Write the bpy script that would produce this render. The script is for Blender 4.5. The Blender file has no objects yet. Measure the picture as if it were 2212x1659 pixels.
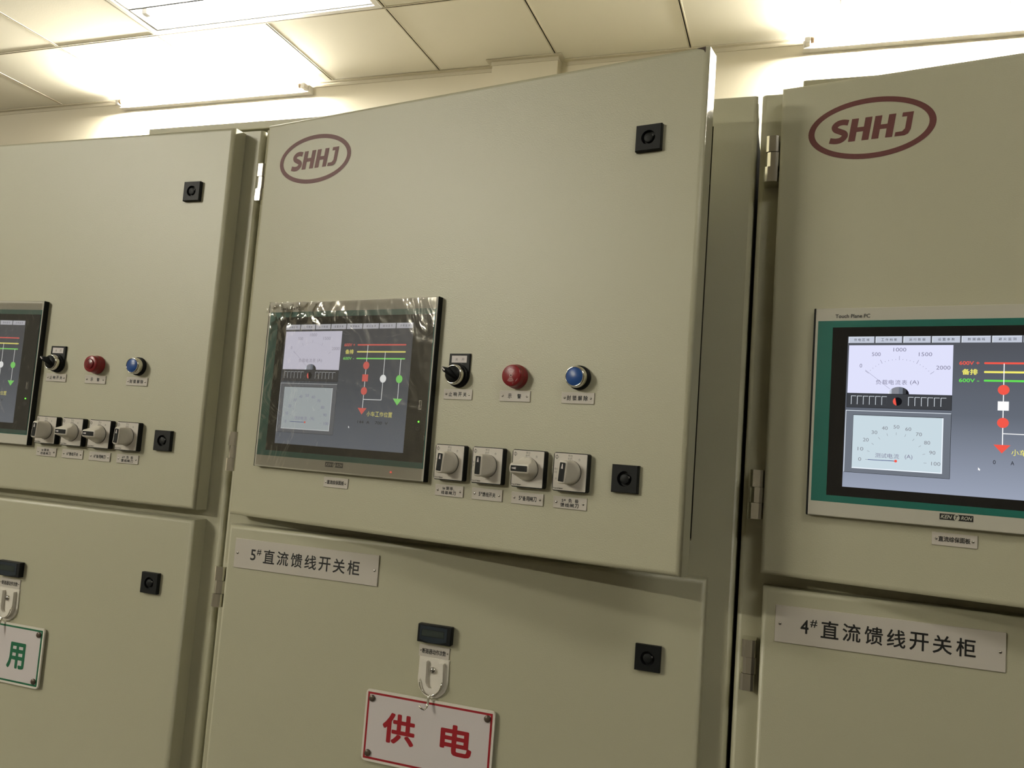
import bpy, bmesh, math, random
from mathutils import Vector, Matrix
random.seed(7)
C = bpy.context.scene.collection
PI = math.pi

# ------------------------------------------------------------------ camera, world, exposure
ZB = 1.50                                   # height of the upper doors' lower edge above the floor
CAM = Vector((0.8818, -1.1481, 0.1241 + ZB))
YAW, PITCH, ROLL, FPX = 0.3362, 0.0876, 0.0747, 1786.5
cd = bpy.data.cameras.new('camera'); co = bpy.data.objects.new('camera', cd); C.objects.link(co)
cd.sensor_fit = 'HORIZONTAL'; cd.sensor_width = 36.0; cd.lens = 36.0 * FPX / 2212.0
cd.clip_start = 0.02; cd.clip_end = 60
_fw = Vector((-math.sin(YAW), math.cos(YAW), 0)); _rt = Vector((math.cos(YAW), math.sin(YAW), 0)); _up = Vector((0, 0, 1))
_f2 = _fw * math.cos(PITCH) + _up * math.sin(PITCH); _u2 = _up * math.cos(PITCH) - _fw * math.sin(PITCH)
_r3 = _rt * math.cos(ROLL) + _u2 * math.sin(ROLL); _u3 = _u2 * math.cos(ROLL) - _rt * math.sin(ROLL)
_m = Matrix((_r3, _u3, -_f2)).transposed().to_4x4(); _m.translation = CAM
co.matrix_world = _m
sc = bpy.context.scene
sc.camera = co
sc.view_settings.view_transform = 'Standard'
sc.view_settings.look = 'None'
sc.view_settings.exposure = 0.09
sc.view_settings.gamma = 1.0
sc.view_settings.use_curve_mapping = False
wd = bpy.data.worlds.new('world'); sc.world = wd; wd.use_nodes = True
wd.node_tree.nodes['Background'].inputs[0].default_value = (1.0, 0.96, 0.88, 1)
wd.node_tree.nodes['Background'].inputs[1].default_value = 0.01
sc.cycles.max_bounces = 8
sc.cycles.sample_clamp_indirect = 6.0
WARM = (1.0, 0.955, 0.84)
P_ROOM = [10.0, 58.0, 2.5]   # watts of the recessed ceiling lamps
E_TUBE = 1250.0       # emission of the two wall battens' tubes
E_PANEL = 60.0       # emission of the visible recessed lamp's tubes

# ------------------------------------------------------------------ materials
def new_mat(name):
    m = bpy.data.materials.new(name); m.use_nodes = True
    return m, m.node_tree, m.node_tree.nodes['Principled BSDF']
def mat(name, col, rough=0.5, metal=0.0, emit=0.0, ecol=None, bump=0.0, bscale=400.0, var=0.0, spec=0.5, coat=0.0, alpha=1.0):
    m, nt, b = new_mat(name)
    b.inputs['Base Color'].default_value = (*col, 1); b.inputs['Roughness'].default_value = rough
    b.inputs['Metallic'].default_value = metal; b.inputs['Specular IOR Level'].default_value = spec
    b.inputs['Coat Weight'].default_value = coat
    if emit: b.inputs['Emission Strength'].default_value = emit; b.inputs['Emission Color'].default_value = (*(ecol or col), 1)
    if bump or var:
        tc = nt.nodes.new('ShaderNodeTexCoord')
        nz = nt.nodes.new('ShaderNodeTexNoise'); nz.inputs['Scale'].default_value = bscale; nz.inputs['Detail'].default_value = 2
        nt.links.new(tc.outputs['Object'], nz.inputs['Vector'])
        if bump:
            bp = nt.nodes.new('ShaderNodeBump'); bp.inputs['Strength'].default_value = bump; bp.inputs['Distance'].default_value = 0.0006
            nt.links.new(nz.outputs['Fac'], bp.inputs['Height']); nt.links.new(bp.outputs['Normal'], b.inputs['Normal'])
        if var:
            n2 = nt.nodes.new('ShaderNodeTexNoise'); n2.inputs['Scale'].default_value = 3.0
            nt.links.new(tc.outputs['Object'], n2.inputs['Vector'])
            mx = nt.nodes.new('ShaderNodeMixRGB'); mx.inputs[1].default_value = (*[c * (1 - var) for c in col], 1); mx.inputs[2].default_value = (*[min(1, c * (1 + var)) for c in col], 1)
            nt.links.new(n2.outputs['Fac'], mx.inputs[0]); nt.links.new(mx.outputs[0], b.inputs['Base Color'])
    return m
def glow(name, col, s=1.0):
    m = bpy.data.materials.new(name); m.use_nodes = True; nt = m.node_tree; nt.nodes.clear()
    e = nt.nodes.new('ShaderNodeEmission'); e.inputs[0].default_value = (*col, 1); e.inputs[1].default_value = s
    o = nt.nodes.new('ShaderNodeOutputMaterial'); nt.links.new(e.outputs[0], o.inputs[0]); return m
def s2l(r, g, b):
    f = lambda c: (c / 255 / 12.92) if c <= 10 else ((c / 255 + 0.055) / 1.055) ** 2.4
    return (f(r), f(g), f(b))

PAINT = mat('pebble_grey_powder_coat', (0.442, 0.425, 0.298), 0.42, bump=0.35, bscale=620, var=0.02, spec=0.75)
STEEL_SHADE = mat('dark_steel_and_shade', (0.05, 0.05, 0.045), 0.6)
BLACKP = mat('black_plastic', (0.007, 0.008, 0.008), 0.5, bump=0.1, bscale=900, spec=0.22)
BLACKG = mat('black_glass', (0.012, 0.012, 0.012), 0.12)
BLUEBLACK = mat('blue_black_plastic', (0.016, 0.024, 0.032), 0.45, spec=0.3)
LCDM = mat('grey_lcd', (0.035, 0.045, 0.04), 0.25)
SILVER = mat('silver_film', (0.50, 0.48, 0.40), 0.42, metal=0.0, bump=0.1, bscale=1500)
GREENB = mat('teal_band', (0.008, 0.13, 0.10), 0.4)
CHROME = mat('chrome', (0.78, 0.76, 0.70), 0.12, metal=1.0)
STEEL = mat('satin_steel', (0.62, 0.60, 0.56), 0.25, metal=1.0)
WHITEP = mat('white_plastic', (0.72, 0.68, 0.60), 0.35)
KNOBW = mat('knob_white', (0.66, 0.62, 0.54), 0.45, var=0.04)
PLATE = mat('switch_plate_white', (0.60, 0.56, 0.50), 0.4)
ACRYL = mat('nameplate_white', (0.54, 0.50, 0.44), 0.38, bump=0.05, bscale=200)
PAPER = mat('sign_face_white', (0.62, 0.57, 0.56), 0.5)
INK = mat('black_ink', (0.006, 0.006, 0.006), 0.5)
GREYINK = mat('grey_ink', (0.12, 0.11, 0.10), 0.6)
MAROON = mat('maroon_paint', (0.115, 0.026, 0.022), 0.5, bump=0.3, bscale=500, var=0.12)
REDINK = mat('red_ink', (0.30, 0.005, 0.012), 0.5)
GREENINK = mat('green_ink', (0.004, 0.12, 0.05), 0.5)
MAGNET = mat('brown_magnet', (0.10, 0.075, 0.055), 0.35, metal=0.3)
REDP = mat('red_translucent_plastic', (0.22, 0.010, 0.014), 0.3)
REDD = mat('dark_red_plastic', (0.14, 0.004, 0.008), 0.25)
PINKINK = mat('pale_print', (0.62, 0.40, 0.38), 0.5)
BLUEP = mat('blue_plastic', (0.012, 0.065, 0.25), 0.32)
LEDG = glow('green_led', (0.15, 1.0, 0.05), 2.5)
TILE = mat('ceiling_tile', (0.80, 0.765, 0.67), 0.9, bump=0.3, bscale=160, var=0.015)
WALLM = mat('cream_wall', (0.75, 0.70, 0.585), 0.85, bump=0.1, bscale=90, var=0.02)
WALLD = mat('dull_wall', (0.16, 0.145, 0.115), 0.85, bump=0.1, bscale=90, var=0.02)
TBAR = mat('t_bar_shaded_white', (0.62, 0.57, 0.46), 0.7)  # tile white, darkened in the colour to stand for shade on the bars
GROOVE = mat('t_bar_groove', (0.02, 0.018, 0.012), 0.8)
FLOORM = mat('floor_tile', (0.07, 0.063, 0.052), 0.35, var=0.05)
LWHITE = mat('lamp_housing_white', (0.75, 0.73, 0.70), 0.4)
ALU = mat('louvre_aluminium', (0.85, 0.85, 0.84), 0.45, metal=0.1)
TUBE = glow('fluorescent_tube', (1.0, 0.95, 0.79), E_TUBE)
TUBE2 = glow('recessed_tube', (1.0, 0.97, 0.88), E_PANEL)
BROWN = mat('lamp_socket', (0.45, 0.33, 0.22), 0.5)
CHIP = mat('chipped_paint_brown', (0.05, 0.03, 0.02), 0.7)

def film_mat(haze, bumpd, gloss):
    m = bpy.data.materials.new('clear_film'); m.use_nodes = True; nt = m.node_tree; nt.nodes.clear()
    L = nt.links; N = nt.nodes.new
    tc = N('ShaderNodeTexCoord')
    w = N('ShaderNodeTexNoise'); w.inputs['Scale'].default_value = 14; w.inputs['Detail'].default_value = 5; w.inputs['Distortion'].default_value = 1.2
    L.new(tc.outputs['Object'], w.inputs['Vector'])
    bp = N('ShaderNodeBump'); bp.inputs['Strength'].default_value = 1.0; bp.inputs['Distance'].default_value = bumpd
    L.new(w.outputs['Fac'], bp.inputs['Height'])
    g = N('ShaderNodeBsdfGlossy'); g.inputs['Roughness'].default_value = 0.10; g.inputs[0].default_value = (0.9, 0.88, 0.8, 1); L.new(bp.outputs[0], g.inputs['Normal'])
    t = N('ShaderNodeBsdfTransparent'); t.inputs[0].default_value = (0.94, 0.93, 0.92, 1)
    d = N('ShaderNodeBsdfDiffuse'); d.inputs[0].default_value = (0.7, 0.68, 0.62, 1)
    fr = N('ShaderNodeFresnel'); fr.inputs[0].default_value = 1.5; L.new(bp.outputs[0], fr.inputs['Normal'])
    ad = N('ShaderNodeMath'); ad.operation = 'ADD'; ad.inputs[1].default_value = gloss; L.new(fr.outputs[0], ad.inputs[0])
    m1 = N('ShaderNodeMixShader'); m1.inputs[0].default_value = haze; L.new(t.outputs[0], m1.inputs[1]); L.new(d.outputs[0], m1.inputs[2])
    m2 = N('ShaderNodeMixShader'); L.new(ad.outputs[0], m2.inputs[0]); L.new(m1.outputs[0], m2.inputs[1]); L.new(g.outputs[0], m2.inputs[2])
    o = N('ShaderNodeOutputMaterial'); L.new(m2.outputs[0], o.inputs[0]); return m
FILM = film_mat(0.05, 0.0018, 0.10)
FILM_SOFT = film_mat(0.08, 0.002, 0.015)

def screen_mat(name, top, mid, bot, w0, w1, k):
    # the display's own vertical gradient: dark grey above, blue-grey below
    m = bpy.data.materials.new(name); m.use_nodes = True; nt = m.node_tree; nt.nodes.clear(); N = nt.nodes.new; L = nt.links
    tc = N('ShaderNodeTexCoord'); sp = N('ShaderNodeSeparateXYZ'); L.new(tc.outputs['Object'], sp.inputs[0])
    mr = N('ShaderNodeMapRange'); mr.inputs['From Min'].default_value = w0; mr.inputs['From Max'].default_value = w1; L.new(sp.outputs['Z'], mr.inputs['Value'])
    cr = N('ShaderNodeValToRGB'); e = cr.color_ramp.elements
    e[0].position = 0; e[0].color = (*bot, 1); e[1].position = 1; e[1].color = (*top, 1); x = e.new(0.5); x.color = (*mid, 1)
    L.new(mr.outputs[0], cr.inputs[0])
    em = N('ShaderNodeEmission'); em.inputs[1].default_value = k; L.new(cr.outputs[0], em.inputs[0])
    o = N('ShaderNodeOutputMaterial'); L.new(em.outputs[0], o.inputs[0]); return m
SCRBG = screen_mat('display_background', s2l(78, 80, 86), s2l(98, 104, 115), s2l(150, 158, 176), 0.118, 0.3027, 1.0)
SCRBG_D = screen_mat('display_background_dim', s2l(68, 68, 70), s2l(70, 74, 80), s2l(92, 97, 105), 0.118, 0.3027, 1.0)
def scol(n, r, g, b, k=1.0): return glow('display_' + n, s2l(r, g, b), k)
S_WHITE = scol('lilac_white', 218, 220, 245); S_PANEL = scol('pale_blue', 196, 212, 220); S_MENU = scol('menu_grey', 188, 194, 208)
S_EDGE = scol('bright_edge', 232, 240, 248); S_DARK = scol('dark_grey', 62, 64, 68); S_FRAME = scol('frame_grey', 108, 114, 124)
S_TXT = scol('grey_text', 128, 126, 150); S_BLK = scol('black_text', 20, 20, 24); S_RED = scol('red', 236, 88, 74); S_YEL = scol('yellow', 244, 236, 110)
S_GRN = scol('green', 100, 222, 84); S_W = scol('white', 250, 250, 250); S_BLUE = scol('navy', 50, 60, 120); S_MGREY = scol('mid_grey', 130, 132, 140)
T_WHITE = scol('dim_lilac_white', 196, 194, 208); T_PANEL = scol('dim_pale_blue', 158, 166, 168); T_MENU = scol('dim_menu_grey', 172, 172, 178)
T_TXT = scol('dim_grey_text', 150, 148, 160); T_RED = scol('dim_red', 200, 92, 84); T_YEL = scol('dim_yellow', 214, 206, 110); T_GRN = scol('dim_green', 118, 200, 98)
T_W = scol('dim_white', 226, 228, 226); T_EDGE = scol('dim_edge', 190, 194, 196); T_FRAME = scol('dim_frame_grey', 92, 94, 98); T_DARK = scol('dim_dark_grey', 58, 58, 60)

# ------------------------------------------------------------------ geometry helpers
# local frame on a door: x = along the door from its hinge edge, -y = outwards, z = up from the upper door's lower edge
class MB:
    def __init__(s): s.bm = bmesh.new(); s.mats = []
    def mi(s, m):
        if m not in s.mats: s.mats.append(m)
        return s.mats.index(m)
    def merge(s, b, m, smooth=False, M=None):
        i = s.mi(m)
        if M is not None: bmesh.ops.transform(b, matrix=M, verts=b.verts)
        mp = {}
        for v in b.verts: mp[v] = s.bm.verts.new(v.co)
        for f in b.faces:
            try: nf = s.bm.faces.new([mp[v] for v in f.verts])
            except ValueError: continue
            nf.material_index = i; nf.smooth = (smooth is True) or (smooth == 'auto' and max(abs(c) for c in f.normal) < 0.999)
        b.free()
    def box(s, x0, x1, y0, y1, z0, z1, m, bev=0.0, seg=3, M=None, edges=None, smooth=None):
        b = bmesh.new(); bmesh.ops.create_cube(b, size=1.0)
        for v in b.verts: v.co = Vector(((x0 + x1) / 2 + v.co.x * (x1 - x0), (y0 + y1) / 2 + v.co.y * (y1 - y0), (z0 + z1) / 2 + v.co.z * (z1 - z0)))
        if bev:
            es = [e for e in b.edges if edges is None or edges(e.verts[0].co, e.verts[1].co)]
            bmesh.ops.bevel(b, geom=es, offset=bev, segments=seg, affect='EDGES', profile=0.5)
        bmesh.ops.recalc_face_normals(b, faces=b.faces)
        s.merge(b, m, smooth if smooth is not None else ('auto' if bev else False), M); return s
    def quad(s, x0, x1, z0, z1, y, m):
        i = s.mi(m); f = s.bm.faces.new([s.bm.verts.new((x, y, z)) for x, z in ((x0, z0), (x1, z0), (x1, z1), (x0, z1))]); f.material_index = i; return s
    def poly(s, pts, y, m):
        i = s.mi(m)
        a = sum(pts[k][0] * pts[(k + 1) % len(pts)][1] - pts[(k + 1) % len(pts)][0] * pts[k][1] for k in range(len(pts)))
        if a < 0: pts = pts[::-1]
        f = s.bm.faces.new([s.bm.verts.new((x, y, z)) for x, z in pts]); f.material_index = i; return s
    def prism(s, pts, y0, y1, m, bev=0.0, smooth=False):
        # outline in x,z pushed from y0 (front) to y1 (back)
        a = sum(pts[k][0] * pts[(k + 1) % len(pts)][1] - pts[(k + 1) % len(pts)][0] * pts[k][1] for k in range(len(pts)))
        if a < 0: pts = pts[::-1]
        b = bmesh.new(); fr = [b.verts.new((x, y0, z)) for x, z in pts]; bk = [b.verts.new((x, y1, z)) for x, z in pts]
        ff = b.faces.new(fr); b.faces.new(bk[::-1])
        for k in range(len(pts)): b.faces.new([fr[k], bk[k], bk[(k + 1) % len(pts)], fr[(k + 1) % len(pts)]])
        if bev: bmesh.ops.bevel(b, geom=list(ff.edges), offset=bev, segments=2, affect='EDGES')
        bmesh.ops.recalc_face_normals(b, faces=b.faces)
        s.merge(b, m, smooth); return s
    def ring(s, outer, inner, y, m):
        i = s.mi(m); n = len(outer)
        vo = [s.bm.verts.new((x, y, z)) for x, z in outer]; vi = [s.bm.verts.new((x, y, z)) for x, z in inner]
        for k in range(n):
            f = s.bm.faces.new([vo[k], vo[(k + 1) % n], vi[(k + 1) % n], vi[k]]); f.material_index = i
        return s
    def lathe(s, cx, cz, prof, m, n=40, smooth=True):
        # prof: list of (radius, outward distance); axis along -y
        b = bmesh.new(); rows = []
        for r, d in prof:
            if r < 1e-6: rows.append([b.verts.new((cx, -d, cz))])
            else: rows.append([b.verts.new((cx + r * math.cos(2 * PI * k / n), -d, cz + r * math.sin(2 * PI * k / n))) for k in range(n)])
        for a, c in zip(rows, rows[1:]):
            for k in range(n):
                q = (k + 1) % n
                if len(a) == 1 and len(c) == 1: continue
                if len(c) == 1: b.faces.new([a[k], a[q], c[0]])
                elif len(a) == 1: b.faces.new([a[0], c[q], c[k]])
                else: b.faces.new([a[k], a[q], c[q], c[k]])
        bmesh.ops.recalc_face_normals(b, faces=b.faces)
        s.merge(b, m, smooth); return s
    def tube(s, pts, r, m, n=10):
        b = bmesh.new(); pts = [Vector(p) for p in pts]; rows = []; up = Vector((0.3, 1, 0.2)).normalized()
        for k, p in enumerate(pts):
            t = (pts[min(k + 1, len(pts) - 1)] - pts[max(k - 1, 0)]).normalized()
            a = t.cross(up).normalized(); c = t.cross(a).normalized()
            rows.append([b.verts.new(p + r * (math.cos(2 * PI * j / n) * a + math.sin(2 * PI * j / n) * c)) for j in range(n)])
        for a, c in zip(rows, rows[1:]):
            for j in range(n): b.faces.new([a[j], a[(j + 1) % n], c[(j + 1) % n], c[j]])
        b.faces.new(rows[0][::-1]); b.faces.new(rows[-1])
        bmesh.ops.recalc_face_normals(b, faces=b.faces)
        s.merge(b, m, True); return s
    def text(s, body, x0, x1, z0, z1, y, m, bold=0.0, shear=0.0, keep=False):
        me = glyphs(body, 0.0, shear)
        if me is None: return s
        xs = [v.co.x for v in me.vertices]; zs = [v.co.y for v in me.vertices]
        ax, bx, az, bz = min(xs), max(xs), min(zs), max(zs)
        bo = bold * 1.0; ax -= bo; bx += bo; az -= bo; bz += bo
        kx = (x1 - x0) / (bx - ax); kz = (z1 - z0) / (bz - az)
        i = s.mi(m)
        offs = [(0, 0)] if not bold else [(-bo * .8, -bo * .8), (bo * .8, -bo * .8), (-bo * .8, bo * .8), (bo * .8, bo * .8), (bo, 0), (-bo, 0), (0, bo), (0, -bo)]
        for q, (ox, oz) in enumerate(offs):
            vs = [s.bm.verts.new(((x0 + x1) / 2 + (v.co.x + ox - (ax + bx) / 2) * kx, y - q * 0.000015, (z0 + z1) / 2 + (v.co.y + oz - (az + bz) / 2) * kz)) for v in me.vertices]
            for p in me.polygons:
                try: f = s.bm.faces.new([vs[j] for j in p.vertices]); f.material_index = i
                except ValueError: pass
        return s
    def build(s, name, parent=None, loc=None, rz=0.0):
        me = bpy.data.meshes.new(name); s.bm.to_mesh(me); s.bm.free()
        for m in s.mats: me.materials.append(m)
        o = bpy.data.objects.new(name, me); C.objects.link(o)
        if parent: o.parent = parent
        if loc is not None: o.location = loc; o.rotation_euler = (0, 0, rz)
        return o
_gc = {}
def glyphs(body, bold, shear):
    k = (body, bold, shear)
    if k in _gc: return _gc[k]
    c = bpy.data.curves.new('glyphs', 'FONT'); c.body = body; c.offset = bold; c.shear = shear; c.resolution_u = 3
    o = bpy.data.objects.new('glyphs', c); C.objects.link(o)
    dg = bpy.context.evaluated_depsgraph_get(); dg.update()
    me = bpy.data.meshes.new_from_object(o.evaluated_get(dg)); bpy.data.objects.remove(o)
    _gc[k] = me if len(me.vertices) else None
    return _gc[k]
def circ(cx, cz, r, n=32, rz=None): return [(cx + r * math.cos(2 * PI * k / n), cz + (rz or r) * math.sin(2 * PI * k / n)) for k in range(n)]
def rrect(x0, x1, z0, z1, r, n=5):
    out = []
    for cx, cz, a in ((x1 - r, z1 - r, 0), (x0 + r, z1 - r, 90), (x0 + r, z0 + r, 180), (x1 - r, z0 + r, 270)):
        for k in range(n + 1):
            t = math.radians(a + 90 * k / n); out.append((cx + r * math.cos(t), cz + r * math.sin(t)))
    return out
def thing(name, label, cat, loc=(0, 0, 0), rz=0.0, group=None):
    o = bpy.data.objects.new(name, None); C.objects.link(o); o.empty_display_size = 0.02
    o.location = loc; o.rotation_euler = (0, 0, rz); o['label'] = label; o['category'] = cat
    if group: o['group'] = group
    return o
def tag(o, label, cat, group=None):
    o['label'] = label; o['category'] = cat
    if group: o['group'] = group
    return o
def dup(root, loc, rz, label, group=None):
    r = root.copy(); C.objects.link(r); r.location = loc; r.rotation_euler = (0, 0, rz); r['label'] = label
    if group: r['group'] = group
    for ch in list(root.children):
        c = ch.copy(); C.objects.link(c); c.parent = r
        for g in list(ch.children):
            d = g.copy(); C.objects.link(d); d.parent = c
    return r

# ------------------------------------------------------------------ dimensions (metres)
PITCHX = 0.8138; HX = 0.0343; WD = 0.7431; T = 0.0316; Z2 = 0.6421; Z0 = -0.0158; ZT = 0.6475
HC = 1.9602 + ZB; YW = 2.375; YT = 2.351; L1 = 1.784
XK = {6: -PITCHX, 5: 0.0, 4: PITCHX}
ANG = {(6, 'u'): 0.0028, (5, 'u'): 0.1817, (4, 'u'): 0.1906, (6, 'l'): 0.0, (5, 'l'): 0.0, (4, 'l'): 0.0}
PU, PN = -0.0005, 0.0034
def door_frame(k, lv):
    a = ANG[(k, lv)]
    d = Vector((math.cos(a), -math.sin(a), 0)); nn = Vector((-math.sin(a), -math.cos(a), 0))
    o = Vector((XK[k] + HX + PU, -PN, 0)) - PU * d + (T - PN) * nn + Vector((0, 0, ZB))
    return o, -a
def on_door(k, lv, u, w, n=0.0):
    o, rz = door_frame(k, lv); a = -rz
    return o + u * Vector((math.cos(a), -math.sin(a), 0)) + n * Vector((-math.sin(a), -math.cos(a), 0)) + Vector((0, 0, w)), rz

# ------------------------------------------------------------------ room shell
def struct(mb, name, **k):
    o = mb.build(name, **k); o['kind'] = 'structure'; return o
RX0, RX1, RY0 = -8.0, 6.5, -5.1
struct(MB().box(RX0, RX1, YW, YW + 0.2, 0, HC + 0.3, WALLM), 'wall_back')
struct(MB().box(RX0 - 0.2, RX0, RY0, YW, 0, HC + 0.3, WALLM), 'wall_left')
struct(MB().box(RX1, RX1 + 0.2, RY0, YW, 0, HC + 0.3, WALLD), 'wall_right')
struct(MB().box(RX0, RX1, RY0 - 0.2, RY0, 0, HC + 0.3, WALLD), 'wall_front')
struct(MB().box(RX0, RX1, RY0 - 0.2, YW + 0.2, -0.1, 0, FLOORM), 'floor')
struct(MB().box(-0.545, -0.224, 2.315, YW, 0, HC, WALLM), 'wall_pier')
# suspended ceiling: tiles, with the fixture openings left out
GX = -0.232
LAMPS = [(-1.432, 1.484), (-2.632, -2.716), (2.168, -2.116)]
def in_lamp(x, y): return any(abs(x - lx) < 0.58 and abs(y - ly) < 0.28 for lx, ly in LAMPS)
ct = MB(); gb = MB()
xs = [GX + 0.6 * i for i in range(-14, 13)]; xs = [RX0] + [x for x in xs if RX0 + 0.05 < x < RX1 - 0.05] + [RX1]
ys = [YT]; y = L1
while y > RY0 + 0.1: ys.append(y); y -= 0.6
ys.append(RY0)
for i in range(len(xs) - 1):
    for j in range(len(ys) - 1):
        cx, cy = (xs[i] + xs[i + 1]) / 2, (ys[j] + ys[j + 1]) / 2
        if in_lamp(cx, cy): continue
        ct.box(xs[i] + 0.0036, xs[i + 1] - 0.0036, ys[j + 1] + 0.0036, ys[j] - 0.0036 + (0.02 if j == 0 else 0), HC + 0.0034, HC + 0.018, TILE)
ct.box(RX0, RX1, RY0, YW, HC + 0.25, HC + 0.3, TILE)
struct(ct, 'ceiling')
def bar(x0, x1, y0, y1, along):
    # grooved exposed T-bar: two flanges with a black slot between
    h0, h1, a, b = HC + 0.0012, HC + 0.0032, 0.0030, 0.0085
    if along == 'y':
        gb.box(x0 - b, x0 - a, y0, y1, h0, h1, TBAR); gb.box(x0 + a, x0 + b, y0, y1, h0, h1, TBAR)
        gb.box(x0 - a, x0 + a, y0, y1, HC + 0.0100, HC + 0.0110, GROOVE); gb.box(x0 - a, x0 - a + 0.0006, y0, y1, h1, HC + 0.0100, GROOVE); gb.box(x0 + a - 0.0006, x0 + a, y0, y1, h1, HC + 0.0100, GROOVE)
    else:
        gb.box(x0, x1, y0 - b, y0 - a, h0, h1, TBAR); gb.box(x0, x1, y0 + a, y0 + b, h0, h1, TBAR)
        gb.box(x0, x1, y0 - a, y0 + a, HC + 0.0100, HC + 0.0110, GROOVE); gb.box(x0, x1, y0 - a, y0 - a + 0.0006, h1, HC + 0.0100, GROOVE); gb.box(x0, x1, y0 + a - 0.0006, y0 + a, h1, HC + 0.0100, GROOVE)
for j, yy in enumerate(ys[1:-1]):
    bar(RX0, RX1, yy, yy, 'x')
for i, xx in enumerate(xs[1:-1]):
    for j in range(len(ys) - 1):
        cy = (ys[j] + ys[j + 1]) / 2
        if in_lamp(xx, cy) and any(abs(xx - lx) < 0.3 and abs(cy - ly) < 0.28 for lx, ly in LAMPS): continue
        bar(xx, xx, ys[j + 1] + 0.0095, ys[j] - 0.0095 if j else ys[j], 'y')
struct(gb, 'trim_1')
# wall angle round the pier
wt = MB()
def ang(x0, x1, y0, y1): wt.box(x0, x1, y0, y1, HC - 0.003, HC + 0.0025, TBAR)
ang(RX0, -0.568, YT, YW); ang(-0.568, -0.545, 2.292, YW); ang(-0.545, -0.224, 2.292, 2.315); ang(-0.224, -0.203, 2.292, YW); ang(-0.203, RX1, YT, YW)
wt.box(RX0, -0.568, YW - 0.004, YW, HC - 0.020, HC - 0.003, TBAR); wt.box(-0.203, RX1, YW - 0.004, YW, HC - 0.020, HC - 0.003, TBAR)
wt.box(-0.549, -0.220, 2.311, 2.315, HC - 0.020, HC - 0.003, TBAR)
struct(wt, 'trim_2')

# ------------------------------------------------------------------ recessed ceiling lamps
def recessed(cx, cy, label, power):
    t = thing('recessed_ceiling_light', label, 'ceiling light', (cx, cy, HC), 0, 'recessed fluorescent ceiling lights')
    f = MB(); a, b = 0.59, 0.29
    for x0, x1, y0, y1 in ((-a, a, -b, -b + 0.022), (-a, a, b - 0.022, b), (-a, -a + 0.022, -b + 0.022, b - 0.022), (a - 0.022, a, -b + 0.022, b - 0.022)):
        f.box(x0, x1, y0, y1, -0.004, 0.09, LWHITE)
    f.box(-a, a, -b, b, 0.09, 0.094, LWHITE); f.build('frame', t)
    for q in (-0.179, 0.0, 0.179):
        # parabolic reflector trough beside each tube
        r = MB(); b_ = bmesh.new(); n = 10; rows = []
        for k in range(n + 1):
            s_ = -0.085 + 0.17 * k / n; z = 0.075 - 0.070 * (abs(s_) / 0.085) ** 2
            rows.append([b_.verts.new((-a + 0.03, q + s_, z)), b_.verts.new((a - 0.03, q + s_, z))])
        for u_, v_ in zip(rows, rows[1:]): b_.faces.new([u_[0], u_[1], v_[1], v_[0]])
        r.merge(b_, ALU, True)
        for xx in (-a + 0.03, a - 0.03):
            pts = [(q - 0.085 + 0.17 * k / n, 0.075 - 0.070 * (abs(-0.085 + 0.17 * k / n) / 0.085) ** 2) for k in range(n + 1)]
            vs = [r.bm.verts.new((xx, p[0], p[1])) for p in pts]; ff = r.bm.faces.new(vs); ff.material_index = r.mi(ALU)
        r.build('reflector', t)
        tb = MB(); tb.tube([(-0.54, q, 0.045), (0.54, q, 0.045)], 0.013, TUBE2, 12); tb.build('tube', t)
        for xx in (-0.55, 0.55): MB().box(xx - 0.012, xx + 0.012, q - 0.014, q + 0.014, 0.03, 0.075, LWHITE).build('lamp_socket', t)
    ld = bpy.data.lights.new('lamp_light', 'AREA'); ld.shape = 'RECTANGLE'; ld.size = 1.1; ld.size_y = 0.5; ld.energy = power; ld.color = WARM
    lo = bpy.data.objects.new('lamp_light', ld); C.objects.link(lo); lo.parent = t; lo.location = (0, 0, -0.012)
    return t
RL = ['white recessed fluorescent light in the ceiling above the left cabinet, its tubes visible',
      'recessed fluorescent ceiling light out in the room left of the camera',
      'recessed fluorescent ceiling light out in the room right of the camera']
for (x, y), lb, pw in zip(LAMPS, RL, P_ROOM): recessed(x, y, lb, pw)

# ------------------------------------------------------------------ wall battens
def batten(x0, label, y0=YW, rz=0.0, tm=None):
    t = thing('fluorescent_batten', label, 'wall light', (x0, y0, HC), rz, 'bare tube battens at the top of the wall')
    Lb = 1.235
    MB().box(0, Lb, -0.040, 0, -0.058, -0.021, LWHITE, 0.003).build('housing', t)
    for xx in (0.006, Lb - 0.03):
        m = MB(); m.box(xx, xx + 0.024, -0.078, -0.040, -0.052, -0.024, LWHITE, 0.004); m.build('lamp_socket', t)
    m = MB(); m.tube([(0.030, -0.066, -0.036), (0.052, -0.066, -0.036)], 0.0125, BROWN, 16); m.build('tube_cap', t); m = MB(); m.tube([(Lb - 0.052, -0.066, -0.036), (Lb - 0.030, -0.066, -0.036)], 0.0125, BROWN, 16); m.build('tube_cap', t)
    m = MB(); m.tube([(0.052, -0.066, -0.036), (Lb - 0.052, -0.066, -0.036)], 0.013, tm or TUBE, 16); m.build('tube', t)
    return t
batten(-2.785, 'glowing bare fluorescent tube on the wall above the left cabinet')
batten(0.835, 'glowing bare fluorescent tube on the wall above the right cabinet')
batten(-3.27, 'glowing bare fluorescent tube on the wall across the aisle from the cabinets', RY0, PI)

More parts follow.
